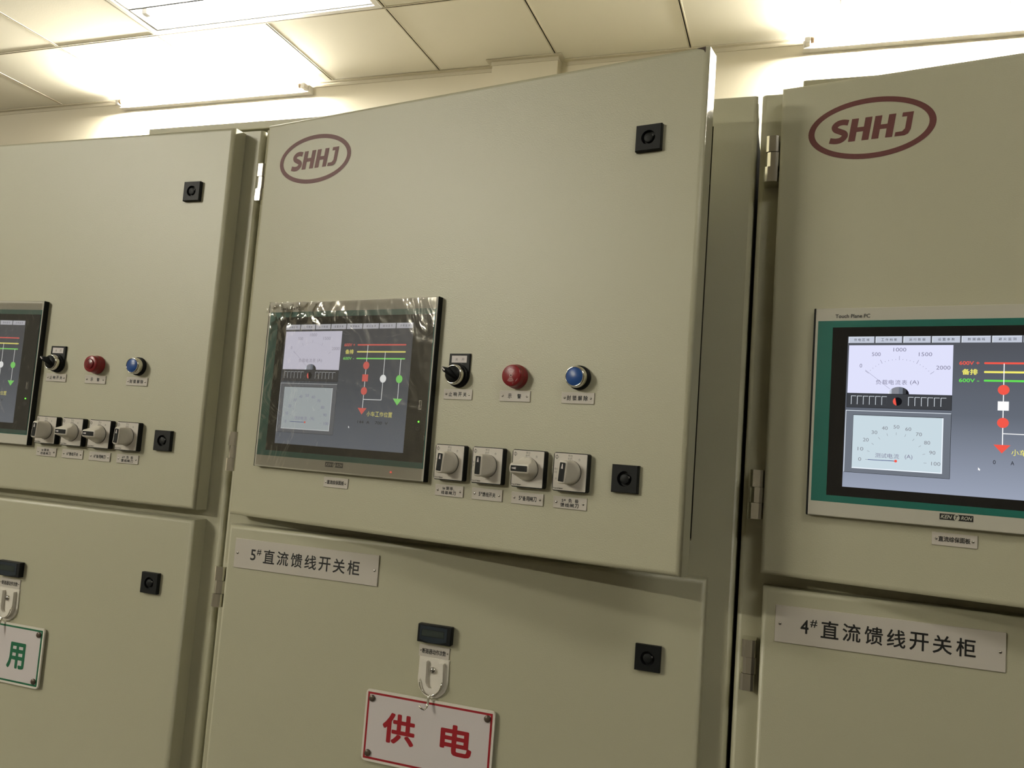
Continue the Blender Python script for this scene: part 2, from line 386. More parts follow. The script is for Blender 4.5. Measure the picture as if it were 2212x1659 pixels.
# ------------------------------------------------------------------ cabinets
def lock_mb():
    m = MB(); h = 0.0168
    b = bmesh.new()
    # square escutcheon with a round recess, as rings of vertices
    n = 32; sq = []
    for k in range(n):
        t = 2 * PI * k / n; c, s_ = math.cos(t), math.sin(t); q = h / max(abs(c), abs(s_)); sq.append((c * q, s_ * q))
    cir = lambda r: [(r * math.cos(2 * PI * k / n), r * math.sin(2 * PI * k / n)) for k in range(n)]
    rings = [([(x, z) for x, z in sq], 0.0), ([(x, z) for x, z in sq], -0.0055), ([(x * 0.95, z * 0.95) for x, z in sq], -0.0068), (cir(0.0092), -0.0068), (cir(0.0088), -0.0020), (cir(0.0001), -0.0020)]
    vr = [[b.verts.new((x, y, z)) for x, z in r] for r, y in rings]
    for a, c in zip(vr, vr[1:]):
        for k in range(n): b.faces.new([a[k], a[(k + 1) % n], c[(k + 1) % n], c[k]])
    bmesh.ops.recalc_face_normals(b, faces=b.faces); m.merge(b, BLACKP)
    m.lathe(0, 0, [(0.0062, 0.0020), (0.0060, 0.0060), (0.0052, 0.0064), (0.0, 0.0064)], BLACKP, 20)
    m.box(0.0012, 0.0066, -0.0062, -0.002, 0.0010, 0.0034, STEEL_SHADE)
    return m
_lock = None
def add_lock(door, u, w):
    global _lock
    if _lock is None: o = _lock = lock_mb().build('lock')
    else: o = _lock.copy(); C.objects.link(o)
    o.parent = door; o.location = (u, 0, w); return o
def add_emblem(door):
    m = MB(); y = -0.0003; cx, cz = 0.1114, 0.5713
    m.ring(circ(cx, cz, 0.0749, 72, 0.0398), circ(cx, cz, 0.0672, 72, 0.0330), y, MAROON)
    X0, X1, B, H = 0.0643, 0.1590, 0.5562, 0.0296; Wt = X1 - X0; sk = 0.004
    def pl(pts, off, wdt):
        m.poly([(X0 + Wt * off + p[0] * wdt * Wt + (p[1]) * sk - sk * .5, B + p[1] * H) for p in pts], y, MAROON)
    def hh(off, w):
        pl([(0, 0), (.34, 0), (.34, .40), (.66, .40), (.66, 0), (1, 0), (1, 1), (.66, 1), (.66, .60), (.34, .60), (.34, 1), (0, 1)], off, w)
    hh(.245, .255); hh(.535, .255)
    pl([(.22, .82), (.22, 1), (1, 1), (1, .25), (.86, .06), (.62, 0), (-.08, 0), (-.06, .18), (.40, .19), (.58, .30), (.58, .82)], .83, .17)
    # S as a ribbon
    ctr = [(.92, .86), (.62, .905), (.34, .87), (.17, .74), (.26, .60), (.52, .50), (.78, .40), (.84, .26), (.66, .12), (.36, .09), (.02, .14)]
    fine = []
    for k in range(len(ctr) - 1):
        p0 = Vector(ctr[max(k - 1, 0)]); p1 = Vector(ctr[k]); p2 = Vector(ctr[k + 1]); p3 = Vector(ctr[min(k + 2, len(ctr) - 1)])
        for j in range(5):
            t = j / 5; fine.append(0.5 * ((2 * p1) + (p2 - p0) * t + (2 * p0 - 5 * p1 + 4 * p2 - p3) * t * t + (3 * p1 - p0 - 3 * p2 + p3) * t ** 3))
    fine.append(Vector(ctr[-1])); ow = .225 * Wt; P = [Vector((X0 + p.x * ow + (p.y - .5) * sk, B + p.y * H)) for p in fine]; hw = 0.0031
    LL, RR = [], []
    for k, p in enumerate(P):
        t = (P[min(k + 1, len(P) - 1)] - P[max(k - 1, 0)]).normalized(); nn = Vector((-t.y, t.x)); hw = 0.0037; LL.append(p + nn * hw); RR.append(p - nn * hw)
    i = m.mi(MAROON)
    va = [m.bm.verts.new((p.x, y, p.y)) for p in LL]; vb = [m.bm.verts.new((p.x, y, p.y)) for p in RR]
    for k in range(len(P) - 1): f = m.bm.faces.new([va[k], va[k + 1], vb[k + 1], vb[k]]); f.material_index = i
    o = m.build('emblem', door); o['label'] = 'maroon oval emblem with four block letters'; return o
def cabinet(k, label):
    t = thing('switchgear_cabinet', label, 'cabinet', (XK[k], 0, 0), 0, 'row of switchgear cabinets')
    g = 0.0026; Wc = PITCHX - g; zt = ZT + ZB; FD = 0.032
    m = MB(); vert_front = lambda a, b: abs(a.x - b.x) < 1e-6 and abs(a.y - b.y) < 1e-6 and a.y < 0.001
    out = lambda xx: (lambda a, b: vert_front(a, b) and abs(a.x - xx) < 1e-6)
    m.box(g, 0.060, 0, FD, 0.0, zt, PAINT, 0.006, 4, edges=out(g))
    m.box(0.752, Wc, 0, FD, 0.0, zt, PAINT, 0.006, 4, edges=out(Wc))
    m.box(0.060, 0.752, 0, FD, zt - 0.04, zt, PAINT); m.box(0.060, 0.752, 0, FD, ZB - 0.045, ZB + 0.03, PAINT); m.box(0.060, 0.752, 0, FD, 0.0, 0.12, PAINT)
    m.build('frame', t)
    m = MB(); y0, y1 = FD, 1.05; zr = zt - 0.034
    m.box(g + 0.001, g + 0.004, y0, y1, 0.0, zr, STEEL_SHADE); m.box(Wc - 0.004, Wc - 0.001, y0, y1, 0.0, zr, STEEL_SHADE)
    m.box(g + 0.004, Wc - 0.004, y1 - 0.003, y1, 0.0, zr, PAINT); m.box(g + 0.004, Wc - 0.004, y0, y1 - 0.003, zr - 0.003, zr, PAINT)
    m.box(g + 0.004, Wc - 0.004, y0, y1 - 0.003, 0.0, 0.003, PAINT); m.box(g + 0.004, Wc - 0.004, 0.25, 0.253, 0.003, zr - 0.003, STEEL_SHADE)
    m.build('body', t)
    if k in (6, 4):
        m = MB(); m.box(0.049, 0.765, 0.52, 1.0, ZB + 0.890, ZB + 0.911, PAINT, 0.002, 1); m.box(0.075, 0.74, 0.56, 0.97, zr, ZB + 0.890, STEEL_SHADE)  # duct body coloured dark as the shadow under its lid
        m.build('roof_duct', t)
    for lv, zlo, zhi in (('u', 0.0, Z2), ('l', -1.38, Z0)):
        o, rz = door_frame(k, lv); o = o - Vector((XK[k], 0, 0))
        m = MB(); m.box(0, WD, 0, T, zlo, zhi, PAINT, 0.0060, 5, edges=lambda a, b: a.y < 1e-6 and b.y < 1e-6)
        if (k, lv) == (5, 'u'):
            m.poly([(WD - 0.016, zhi - 0.0022), (WD - 0.004, zhi - 0.0020), (WD - 0.0042, zhi - 0.010), (WD - 0.0062, zhi - 0.0065), (WD - 0.0085, zhi - 0.0048)], -0.0002, CHIP)
        d = m.build('door', t, o, rz)
        if lv == 'u':
            add_emblem(d)
            add_lock(d, 0.6740, 0.5315); add_lock(d, 0.6705, 0.1078)
        else: add_lock(d, 0.6745, -0.1240)
    # hinges: three knuckles, the middle one slimmer
    for zc in (0.5465, 0.0995, -0.1160, -1.20):
        m = MB(); z = zc + ZB
        ve = lambda a, b: abs(a.x - b.x) < 1e-6 and abs(a.y - b.y) < 1e-6 and a.y < -0.02
        m.box(0.0105, 0.0290, -0.0285, 0.0, z - 0.0315, z - 0.0110, CHROME, 0.0045, 2, edges=ve, smooth=False)
        m.box(0.0125, 0.0300, -0.0275, -0.004, z - 0.0106, z + 0.0092, CHROME, 0.0055, 2, edges=ve, smooth=False)
        m.box(0.0110, 0.0290, -0.0285, 0.0, z + 0.0096, z + 0.0315, CHROME, 0.0045, 2, edges=ve, smooth=False)
        m.build('hinge', t)
    return t
CAB = {6: cabinet(6, 'grey switchgear cabinet at the left with closed doors and a green-bordered sign'),
       5: cabinet(5, 'grey switchgear cabinet in the middle, upper door ajar, title plate beginning with five'),
       4: cabinet(4, 'grey switchgear cabinet at the right, upper door ajar, title plate beginning with four')}

# ------------------------------------------------------------------ touch-screen computers
NM = {6: 'left', 5: 'middle', 4: 'right'}
def monitor(k, label):
    o, rz = on_door(k, 'u', 0, 0); t = thing('touch_screen_computer', label, 'control screen', o, rz, 'touch screens set in the upper doors')
    dim = k != 4; D = 0.0100
    m = MB()
    m.box(0.0575, 0.3797, -D, 0, 0.0807, 0.3387, SILVER, 0.0012, 2, edges=lambda a, b: a.y < -0.005 and b.y < -0.005 and abs(a.z - b.z) < 1e-6)
    m.box(0.0549, 0.0575, -D + .0003, 0, 0.0805, 0.3389, BLACKP, 0.0008, 1); m.box(0.3797, 0.3812, -D - .0002, 0, 0.0805, 0.3389, BLACKP, 0.0005, 1)
    m.build('bezel', t)
    m = MB(); yb = -D - 0.0002
    m.ring([(0.0605, 0.0985), (0.3779, 0.0985), (0.3779, 0.3225), (0.0605, 0.3225)], [(0.0782, 0.1066), (0.3765, 0.1066), (0.3765, 0.3142), (0.0782, 0.3142)], yb, GREENB); m.build('border_band', t)
    m = MB(); m.ring([(0.0782, 0.1066), (0.3765, 0.1066), (0.3765, 0.3142), (0.0782, 0.3142)], [(0.0962, 0.1181), (0.3420, 0.1181), (0.3420, 0.3027), (0.0962, 0.3027)], yb, BLACKG); m.build('glass_border', t)
    # display with everything it shows
    y = yb - 0.0001; e = 0.00004
    m = MB()
    q = (lambda a, b, c, d, l, mt: m.quad(a, b, c, d, y - l * e, mt))
    WHT, PAN, MEN, TX, RD, YL, GN, WT, ED, FR, DK = (T_WHITE, T_PANEL, T_MENU, T_TXT, T_RED, T_YEL, T_GRN, T_W, T_EDGE, T_FRAME, T_DARK) if dim else (S_WHITE, S_PANEL, S_MENU, S_TXT, S_RED, S_YEL, S_GRN, S_W, S_EDGE, S_FRAME, S_DARK)
    q(0.0962, 0.3420, 0.1181, 0.3027, 0, SCRBG_D if dim else SCRBG)
    menu = ['供电区域', '工作档案', '运行数据', '设置参数', '数据曲线', '避火监测', '自动显示', '次数监测']
    for i, s_ in enumerate(menu):
        x0 = 0.0972 + 0.03065 * i
        q(x0, x0 + 0.0290, 0.2945, 0.3022, 1, ED); q(x0 + 0.0006, x0 + 0.0290, 0.2945, 0.3016, 2, MEN)
        for j, ch in enumerate(s_): m.text(ch, x0 + 0.0062 + j * 0.0047, x0 + 0.0094 + j * 0.0047, 0.2968, 0.3000, y - 3 * e, S_BLK if not dim else S_DARK)
    q(0.0980, 0.2115, 0.2328, 0.2916, 1, WHT)
    for s_, cx_, cz_, w_ in (('0', .1123, .2665, .0028), ('500', .1292, .2806, .0098), ('1000', .1549, .2862, .0140), ('1500', .1826, .2807, .0142), ('2000', .2017, .2650, .0148)):
        m.text(s_, cx_ - w_ / 2, cx_ + w_ / 2, cz_ - .0023, cz_ + .0023, y - 2 * e, TX)
    gcx, gcz = 0.1548, 0.2310
    def tick(a, r0, r1, w, sx=1.0, gx=gcx, gz=gcz, mt=TX):
        c, s_ = math.cos(a), math.sin(a); A = Vector((gx + c * r0 * sx, gz + s_ * r0)); B_ = Vector((gx + c * r1 * sx, gz + s_ * r1)); n_ = Vector((-(B_ - A).y, (B_ - A).x)).normalized() * w / 2
        m.poly([tuple(A + n_), tuple(B_ + n_), tuple(B_ - n_), tuple(A - n_)], y - 2 * e, mt)
    for i in range(21):
        a = math.radians(142 - 104 * i / 20)
        if i % 5 == 0: tick(a, 0.0425, 0.0475, 0.0004)
        else: tick(a, 0.0430, 0.0440, 0.0004)
    tick(math.radians(141), 0.012, 0.048, 0.0003)
    for j, ch in enumerate('负载电流表'): m.text(ch, .1297 + j * .0071, .1356 + j * .0071, .2438, .2497, y - 2 * e, TX)
    m.text('(A)', .1672, .1765, .2436, .2496, y - 2 * e, TX)
    dome = [(0.1553 + 0.0111 * math.cos(PI * i / 16), 0.2328 + 0.0085 * math.sin(PI * i / 16)) for i in range(17)]
    for i in range(16):   # bands from light to dark, as on the display
        cc = [S_W, S_MENU, S_MGREY, S_MGREY, S_FRAME, S_DARK, S_BLK, S_BLK][min(7, (15 - i) // 2)]
        xa, xb = dome[i][0], dome[i + 1][0]
        m.poly([(xa, .2328), (xb, .2328), dome[i + 1], dome[i]], y - 3 * e, cc)
    q(0.0975, 0.2115, 0.2150, 0.2328, 1, DK); m.ring([(.0975, .2150), (.2115, .2150), (.2115, .2328), (.0975, .2328)], [(.0979, .2154), (.2111, .2154), (.2111, .2324), (.0979, .2324)], y - 2 * e, S_BLK)
    for base in (0.1025, 0.1658):
        for i in range(6):
            x0 = base + i * 0.00685
            q(x0, x0 + 0.0057, 0.2190, 0.2295, 2, ED); q(x0 + 0.0005, x0 + 0.0057, 0.2190, 0.2290, 3, DK)
    m.poly(circ(0.1542, 0.2238, 0.0050, 20), y - 2 * e, S_BLK); m.poly([(0.1542 + 0.0050 * math.cos(math.radians(a)), 0.2238 + 0.0050 * math.sin(math.radians(a))) for a in range(120, 261, 20)], y - 3 * e, RD)
    q(0.0970, 0.2115, 0.1360, 0.2116, 1, S_BLK); q(0.0970, 0.2111, 0.1364, 0.2116, 2, ED); q(0.0976, 0.2111, 0.1364, 0.2110, 3, FR)
    q(0.1060, 0.2034, 0.1414, 0.2062, 4, ED); q(0.1060, 0.2022, 0.1426, 0.2062, 5, PAN); q(0.1056, 0.2034, 0.2058, 0.2064, 6, S_BLK); q(0.1056, 0.1060, 0.1418, 0.2064, 6, S_DARK)
    ticks2 = [('0', .1148, .1527), ('10', .1153, .1652), ('20', .1209, .1764), ('30', .1302, .1858), ('40', .1414, .1914), ('50', .1541, .1934), ('60', .1669, .1914), ('70', .1783, .1858), ('80', .1872, .1764), ('90', .1929, .1651), ('100', .1968, .1525)]
    for i, (s_, cx_, cz_) in enumerate(ticks2):
        w_ = .0030 * len(s_) + .0004; m.text(s_, cx_ - w_ / 2, cx_ + w_ / 2, cz_ - .0021, cz_ + .0021, y - 7 * e, S_TXT if dim else S_MGREY)
        a = math.radians(180 - 18 * i); c, s2 = math.cos(a), math.sin(a); A = Vector((.1541 + .0300 * c, .1527 + .0310 * s2)); B_ = Vector((.1541 + .0330 * c, .1527 + .0340 * s2)); n_ = Vector((-(B_ - A).y, (B_ - A).x)).normalized() * .00018
        m.poly([tuple(A + n_), tuple(B_ + n_), tuple(B_ - n_), tuple(A - n_)], y - 7 * e, S_MGREY)
    for j, ch in enumerate('测试电流'): m.text(ch, .1318 + j * .0067, .1377 + j * .0067, .1556, .1613, y - 7 * e, S_TXT)
    m.text('(A)', .1640, .1722, .1553, .1613, y - 7 * e, S_TXT)
    q(.1240, .1540, .1524, .1531, 8, S_BLUE); m.poly(circ(.1544, .1528, .0016, 16), y - 9 * e, RD)
    # line diagram
    for s_, z_, mt in (('600V +', .2706, RD), ('备排', .2604, YL), ('600V -', .2505, GN)):
        m.text(s_, .2180 if s_[0] == '6' else .2210, .2385 if s_[0] == '6' else .2368, z_ - (.0022 if s_[0] == '6' else .0034), z_ + (.0022 if s_[0] == '6' else .0034), y - 2 * e, mt, 0.02)
        m.poly(rrect(.2430, .3318, z_ - .0011, z_ + .0011, .001, 3), y - 2 * e, mt)
    lw = .00045
    q(.2627 - lw, .2627 + lw, .1745, .2702, 3, WT); q(.2956 - lw, .2956 + lw, .1908, .2600, 3, WT); q(.3245 - lw, .3245 + lw, .1895, .2500, 3, WT); q(.2627, .2956, .1904, .1913, 3, WT)
    m.poly(circ(.2627, .2403, .0057, 28), y - 4 * e, RD); m.poly(circ(.2627, .2030, .0057, 28), y - 4 * e, RD); q(.2573, .2681, .2169, .2272, 4, RD if dim else WT)
    m.poly(circ(.2956, .2215, .0057, 28), y - 4 * e, WT); m.poly(circ(.3245, .2215, .0057, 28), y - 4 * e, GN)
    m.poly([(.2540, .1782), (.2705, .1782), (.2622, .1687)], y - 4 * e, RD); m.poly([(.3165, .1935), (.3325, .1935), (.3245, .1840)], y - 4 * e, GN)
    for j, ch in enumerate('小车工作位置'): m.text(ch, .2715 + j * .0078, .2785 + j * .0078, .1667, .1737, y - 4 * e, YL)
    if dim:
        m.text('144  A    700  V', .2560, .3110, .1558, .1600, y - 4 * e, S_BLK)
    else:
        m.text('0', .2540, .2566, .1562, .1606, y - 4 * e, S_BLK); m.text('A', .2710, .2744, .1562, .1606, y - 4 * e, S_BLK)
    m.poly([(.2395, .1515), (.2395, .1482), (.2403, .1488), (.2409, .1476), (.2414, .1479), (.2409, .1490), (.2419, .1490)], y - 5 * e, WT)
    m.build('display', t)
    # port, lamp, power button, lettering
    m = MB(); m.poly(rrect(.3612, .3674, .1788, .1930, .0006), yb - .0001, BLACKP); m.ring(rrect(.3618, .3668, .1800, .1922, .0004), rrect(.3624, .3662, .1806, .1916, .0003), yb - .0002, STEEL); m.box(.3636, .3646, yb - .0008, yb, .1812, .1912, WHITEP); m.build('usb_port', t)
    m = MB(); m.lathe(.3641, .1628, [(.0013, -yb), (.0011, -yb + .0006), (0, -yb + .0007)], LEDG, 14); m.build('indicator_lamp', t)
    m = MB(); m.ring(circ(.3634, .1540, .0037), circ(.3634, .1540, .0033), yb - .0001, GREYINK); m.ring([(.3634 + .0019 * math.cos(a), .1537 + .0019 * math.sin(a)) for a in [math.radians(130 + 280 * i / 12) for i in range(13)]], [(.3634 + .0015 * math.cos(a), .1537 + .0015 * math.sin(a)) for a in [math.radians(130 + 280 * i / 12) for i in range(13)]], yb - .0001, GREYINK); m.quad(.3632, .3636, .1538, .1562, yb - .0002, GREYINK); m.build('power_button', t)
    m = MB(); m.quad(.2022, .2362, .0894, .0963, yb - .0001, INK); m.text('KEN', .2033, .2150, .0908, .0950, yb - .0002, SILVER, 0.02, 0.3); m.text('RON', .2238, .2352, .0908, .0950, yb - .0002, SILVER, 0.02, 0.3)
    m.poly(circ(.2195, .0928, .0031, 20, .0036), yb - .0002, SILVER); m.text('T', .2180, .2212, .0905, .0952, yb - .0003, INK, 0.03, 0.4); m.build('maker_plate', t)
    m = MB(); m.text('Touch Plane PC', .0807, .1207, .3258, .3306, yb - .0001, INK, 0.015); m.build('lettering', t)
    if k != 4:
        # loose protective film, puckered at its upper left corner
        m = MB(); b = bmesh.new(); nx, nz = 90, 76; g = []
        from mathutils import noise
        x0, x1, z0, z1 = (.0600, .3775, .0830, .3375) if k == 5 else (.0620, .3770, .100, .3350)
        for i in range(nx + 1):
            col = []
            for j in range(nz + 1):
                u, w = x0 + (x1 - x0) * i / nx, z0 + (z1 - z0) * j / nz
                dc = math.hypot((u - x0 - .015) / .075, (w - z1 + .012) / .032); cor = math.exp(-dc * dc)
                dr = math.exp(-((u - x1) / .012) ** 2) * max(0, math.sin(w * 45 + 1.2)) ** 2
                am = .00030 + (.0110 * cor + .0016 * dr if k == 5 else .0002)
                s_ = abs(noise.noise(Vector((u * 48 + w * 36, w * 34 - u * 40, 3.1 + k)))) + .35 * abs(noise.noise(Vector((u * 110, w * 60, 7.7))))
                fold = math.exp(-((w - (.196 + .02 * math.sin((u - .1) * 16))) / .0016) ** 2) * (1 if .17 < u < .37 else 0)
                col.append(b.verts.new((u, yb - .0009 - am * s_ * 1.5 - (.0007 * fold if k == 5 else 0), w)))
            g.append(col)
        for i in range(nx):
            for j in range(nz): b.faces.new([g[i][j], g[i + 1][j], g[i + 1][j + 1], g[i][j + 1]])
        m.merge(b, FILM if k == 5 else FILM_SOFT, True); f = m.build('protective_film', t)
        f['label'] = 'wrinkled clear plastic film over the screen'
        if k == 5:
            m2 = MB(); m2.text('44', .3218, .3255, .0885, .0918, yb - .0001, S_RED, 0.02); m2.build('sticker', t)
    return t
monitor(5, 'control touch screen under wrinkled clear film on the middle cabinet')
monitor(6, 'control touch screen cut off by the left edge of the photo')
monitor(4, 'bright uncovered control touch screen on the right cabinet')

# ------------------------------------------------------------------ nameplates
def screw(m, x, z, y, r=0.0019):
    m.lathe(x, z, [(r, -y), (r * .92, -y + r * .35), (r * .5, -y + r * .6), (0, -y + r * .65)], STEEL, 14)
    m.quad(x - r * .75, x + r * .75, z - r * .12, z + r * .12, y - r * .68, INK)
def nameplate(k, lv, u0, u1, w0, w1, rows, label, group, scr=0.0045, th=0.0016, sr=0.0016, bold=0.028, name='nameplate'):
    o, rz = on_door(k, lv, (u0 + u1) / 2, (w0 + w1) / 2); t = thing(name, label, 'label', o, rz, group)
    W_, H_ = (u1 - u0) / 2, (w1 - w0) / 2
    MB().box(-W_, W_, -th, 0, -H_, H_, ACRYL, 0.0003, 1).build('plate', t)
    m = MB()
    for s_, a, b_, c, d, kp in rows:
        if s_ == '\x00': continue
        m.text(s_, a - (u0 + u1) / 2, b_ - (u0 + u1) / 2, c - (w0 + w1) / 2, d - (w0 + w1) / 2, -th - 0.0001, INK, bold)
    m.build('lettering', t)
    for s_ in (-1, 1):
        m = MB(); screw(m, s_ * (W_ - scr), 0.0, -th, sr); m.build('screw', t)
    return t
def spread(s, u0, u1, w0, w1, cw, hashx=None):
    # each character in its own cell, its ends at u0 and u1
    n = len(s); return [(ch, u0 + (u1 - u0 - cw) * i / max(1, n - 1), u0 + (u1 - u0 - cw) * i / max(1, n - 1) + cw, w0, w1, 0) for i, ch in enumerate(s) if ch.strip()]
GS = 'small screwed nameplates on the upper doors'
side = {5: 'on the middle cabinet', 6: 'on the left cabinet'}
for k in (5, 6):
    n = str(k); S_ = side[k]
    nameplate(k, 'u', .3962, .4422, .1963, .2104, spread('止响开关', .4047, .4337, .2005, .2065, .0056), 'small white nameplate under the black selector switch ' + S_, GS)
    nameplate(k, 'u', .4857, .5315, .1963, .2106, spread('示', .4985, .5040, .2003, .2066, .0055) + spread('警', .5125, .5182, .2003, .2066, .0057), 'small white nameplate with two characters under the red buzzer ' + S_, GS)
    nameplate(k, 'u', .5768, .6220, .1965, .2107, spread('封锁解除', .5845, .6135, .2003, .2069, .0058), 'small white nameplate under the blue push button ' + S_, GS)
    nameplate(k, 'u', .3950, .4404, .0646, .0797, [(n + '#', .4070, .4113, .0730, .0765, 0)] + spread('铜排', .4128, .4237, .0728, .0776, .0048) + [('、', .4245, .4262, .0728, .0742, 0)] + spread('线路闸刀', .4055, .4290, .0668, .0717, .0050), 'small two-line white nameplate under the first rotary switch from the screen ' + S_, GS)
    nameplate(k, 'u', .4542, .5009, .0646, .0799, [(n, .4650, .4678, .0697, .0749, 0), ('#', .4682, .4703, .0723, .0752, 0)] + spread('馈线开关', .4706, .4908, .0692, .0752, .0048), 'small white nameplate under the second rotary switch from the screen ' + S_, GS)
    nameplate(k, 'u', .5148, .5612, .0646, .0797, [(n, .5258, .5286, .0697, .0749, 0), ('#', .5290, .5311, .0723, .0752, 0)] + spread('备用闸刀', .5314, .5516, .0692, .0752, .0048), 'small white nameplate under the third rotary switch from the screen ' + S_, GS)
    nameplate(k, 'u', .5753, .6213, .0647, .0796, [(n, .5872, .5894, .0727, .0764, 0), ('#', .5900, .5926, .0740, .0766, 0)] + spread('负极', .5963, .6103, .0727, .0776, .0050) + spread('馈线闸刀', .5857, .6108, .0668, .0718, .0054), 'small two-line white nameplate under the last rotary switch from the screen ' + S_, GS)
for k in (5, 4):
    nameplate(k, 'u', .1945, .2408, .0595, .0742, spread('直流综保面板', .2012, .2338, .0641, .0702, .0054), 'small white nameplate under the touch screen on the ' + NM[k] + ' cabinet', GS)
    n = str(k)
    rows = [(n, .0468, .0563, -.0668, -.0500, 0), ('#', .0580, .0662, -.0580, -.0488, 0)] + spread('直流馈线开关柜', .0705, .2400, -.0690, -.0478, .0205)
    nameplate(k, 'l', .0166, .2709, -.0808, -.0356, rows, 'large white title plate beginning with the number ' + {5: 'five', 4: 'four'}[k], 'large title plates on the lower doors', scr=.0058, th=.0020, sr=.0020, bold=0.014, name='title_plate')
# ------------------------------------------------------------------ rotary switches
GSW = {5: 'rotary switches in a row on the middle cabinet', 6: 'rotary switches in a row on the left cabinet'}
def rotary_proto():
    t = thing('rotary_switch', 'rotary switch', 'switch')
    MB().prism(rrect(-.0234, .0234, -.0240, .0240, .0028), -.0100, 0, BLACKP, .0006).build('base', t)
    m = MB(); m.prism(rrect(-.0222, .0224, -.0228, .0230, .0008, 2), -.0104, -.0100, PLATE); m.build('face_plate', t)
    y = -.0105; m = MB()
    m.ring(circ(-.0189, .0181, .0023, 24, .0021), circ(-.0189, .0181, .0018, 24, .0016), y, INK); m.quad(-.01915, -.01865, .0150, .0212, y - .00003, INK)
    m.text('预合', -.0035, .0028, .0188, .0218, y, GREYINK); m.text('合后', -.0040, .0024, .0152, .0182, y, GREYINK)
    m.text('合', .0105, .0135, .0145, .0178, y, GREYINK); m.text('预分', -.0216, -.0168, .0016, .0044, y, GREYINK); m.text('分后', -.0216, -.0168, -.0022, .0006, y, GREYINK)
    m.text('分', -.0200, -.0172, -.0105, -.0074, y, GREYINK); m.text('Kraus & Naimer', -.0213, -.0080, -.0215, -.0196, y, INK, 0.015)
    m.build('lettering', t)
    m = MB(); m.ring(circ(0, -.0003, .0160), circ(0, -.0003, .0153), -.0106, STEEL); m.lathe(0, -.0003, [(.0153, .0104), (.0153, .0112)], INK, 36); m.build('collar', t)
    k = MB()
    b = bmesh.new(); na, nr = 72, 16; R = .0146; rows = []
    def hgt(x, z):
        a = max(0.0, abs(x) - .0056) / (R - .0056); e = math.hypot(x, z) / R
        h = .0185 + .0150 * (1 - min(1, a)) ** 2.2 - .0008 * min(1, abs(x) / .0056)
        return h - (.0016 * max(0, (e - .86) / .14) ** 2)
    for q in range(nr + 1):
        rr = R * (q / nr) ** 0.8
        if q == 0: rows.append([b.verts.new((0, -hgt(0, 0), 0))]); continue
        rows.append([b.verts.new((rr * math.cos(2 * PI * c / na), -hgt(rr * math.cos(2 * PI * c / na), rr * math.sin(2 * PI * c / na)), rr * math.sin(2 * PI * c / na))) for c in range(na)])
    rows.append([b.verts.new((R * 1.01 * math.cos(2 * PI * c / na), -.0104, R * 1.01 * math.sin(2 * PI * c / na))) for c in range(na)])
    for c in range(na): b.faces.new([rows[0][0], rows[1][c], rows[1][(c + 1) % na]])
    for ra, rb in zip(rows[1:], rows[2:]):
        for c in range(na): b.faces.new([ra[c], rb[c], rb[(c + 1) % na], ra[(c + 1) % na]])
    bmesh.ops.recalc_face_normals(b, faces=b.faces); k.merge(b, KNOBW, True)
    kb = k.build('knob', t)
    MB().prism(rrect(-.0036, .0036, -.0116, .0116, .0010, 3), -.0338, -.0334, BLACKP).build('pointer_insert', kb)
    m = MB(); m.poly([(-.0014, .0040), (.0014, .0040), (.0005, .0100), (-.0005, .0100)], -.03395, PAPER); m.build('pointer_mark', kb)
    return t
rp = None
ORD = ['first', 'second', 'third', 'last']
for k, left in ((5, (0, 0, 1, 0)), (6, (0, 1, 1, 0))):
    for i, (u, lf) in enumerate(zip((.4198, .4794, .5401, .5997), left)):
        o, rz = on_door(k, 'u', u, .1103)
        lb = '%s rotary switch from the screen %s, knob handle %s' % (ORD[i], side[k], 'sideways' if lf else 'upright')
        if rp is None: rp = r = rotary_proto(); r.location = o; r.rotation_euler = (0, 0, rz); r['label'] = lb; r['group'] = GSW[k]
        else: r = dup(rp, o, rz, lb, GSW[k])
        for c in r.children:
            if c.name.startswith('knob'): c.rotation_euler = (0, -PI / 2 if lf else math.radians({0: 4, 3: 4}.get(i, 1)), 0)

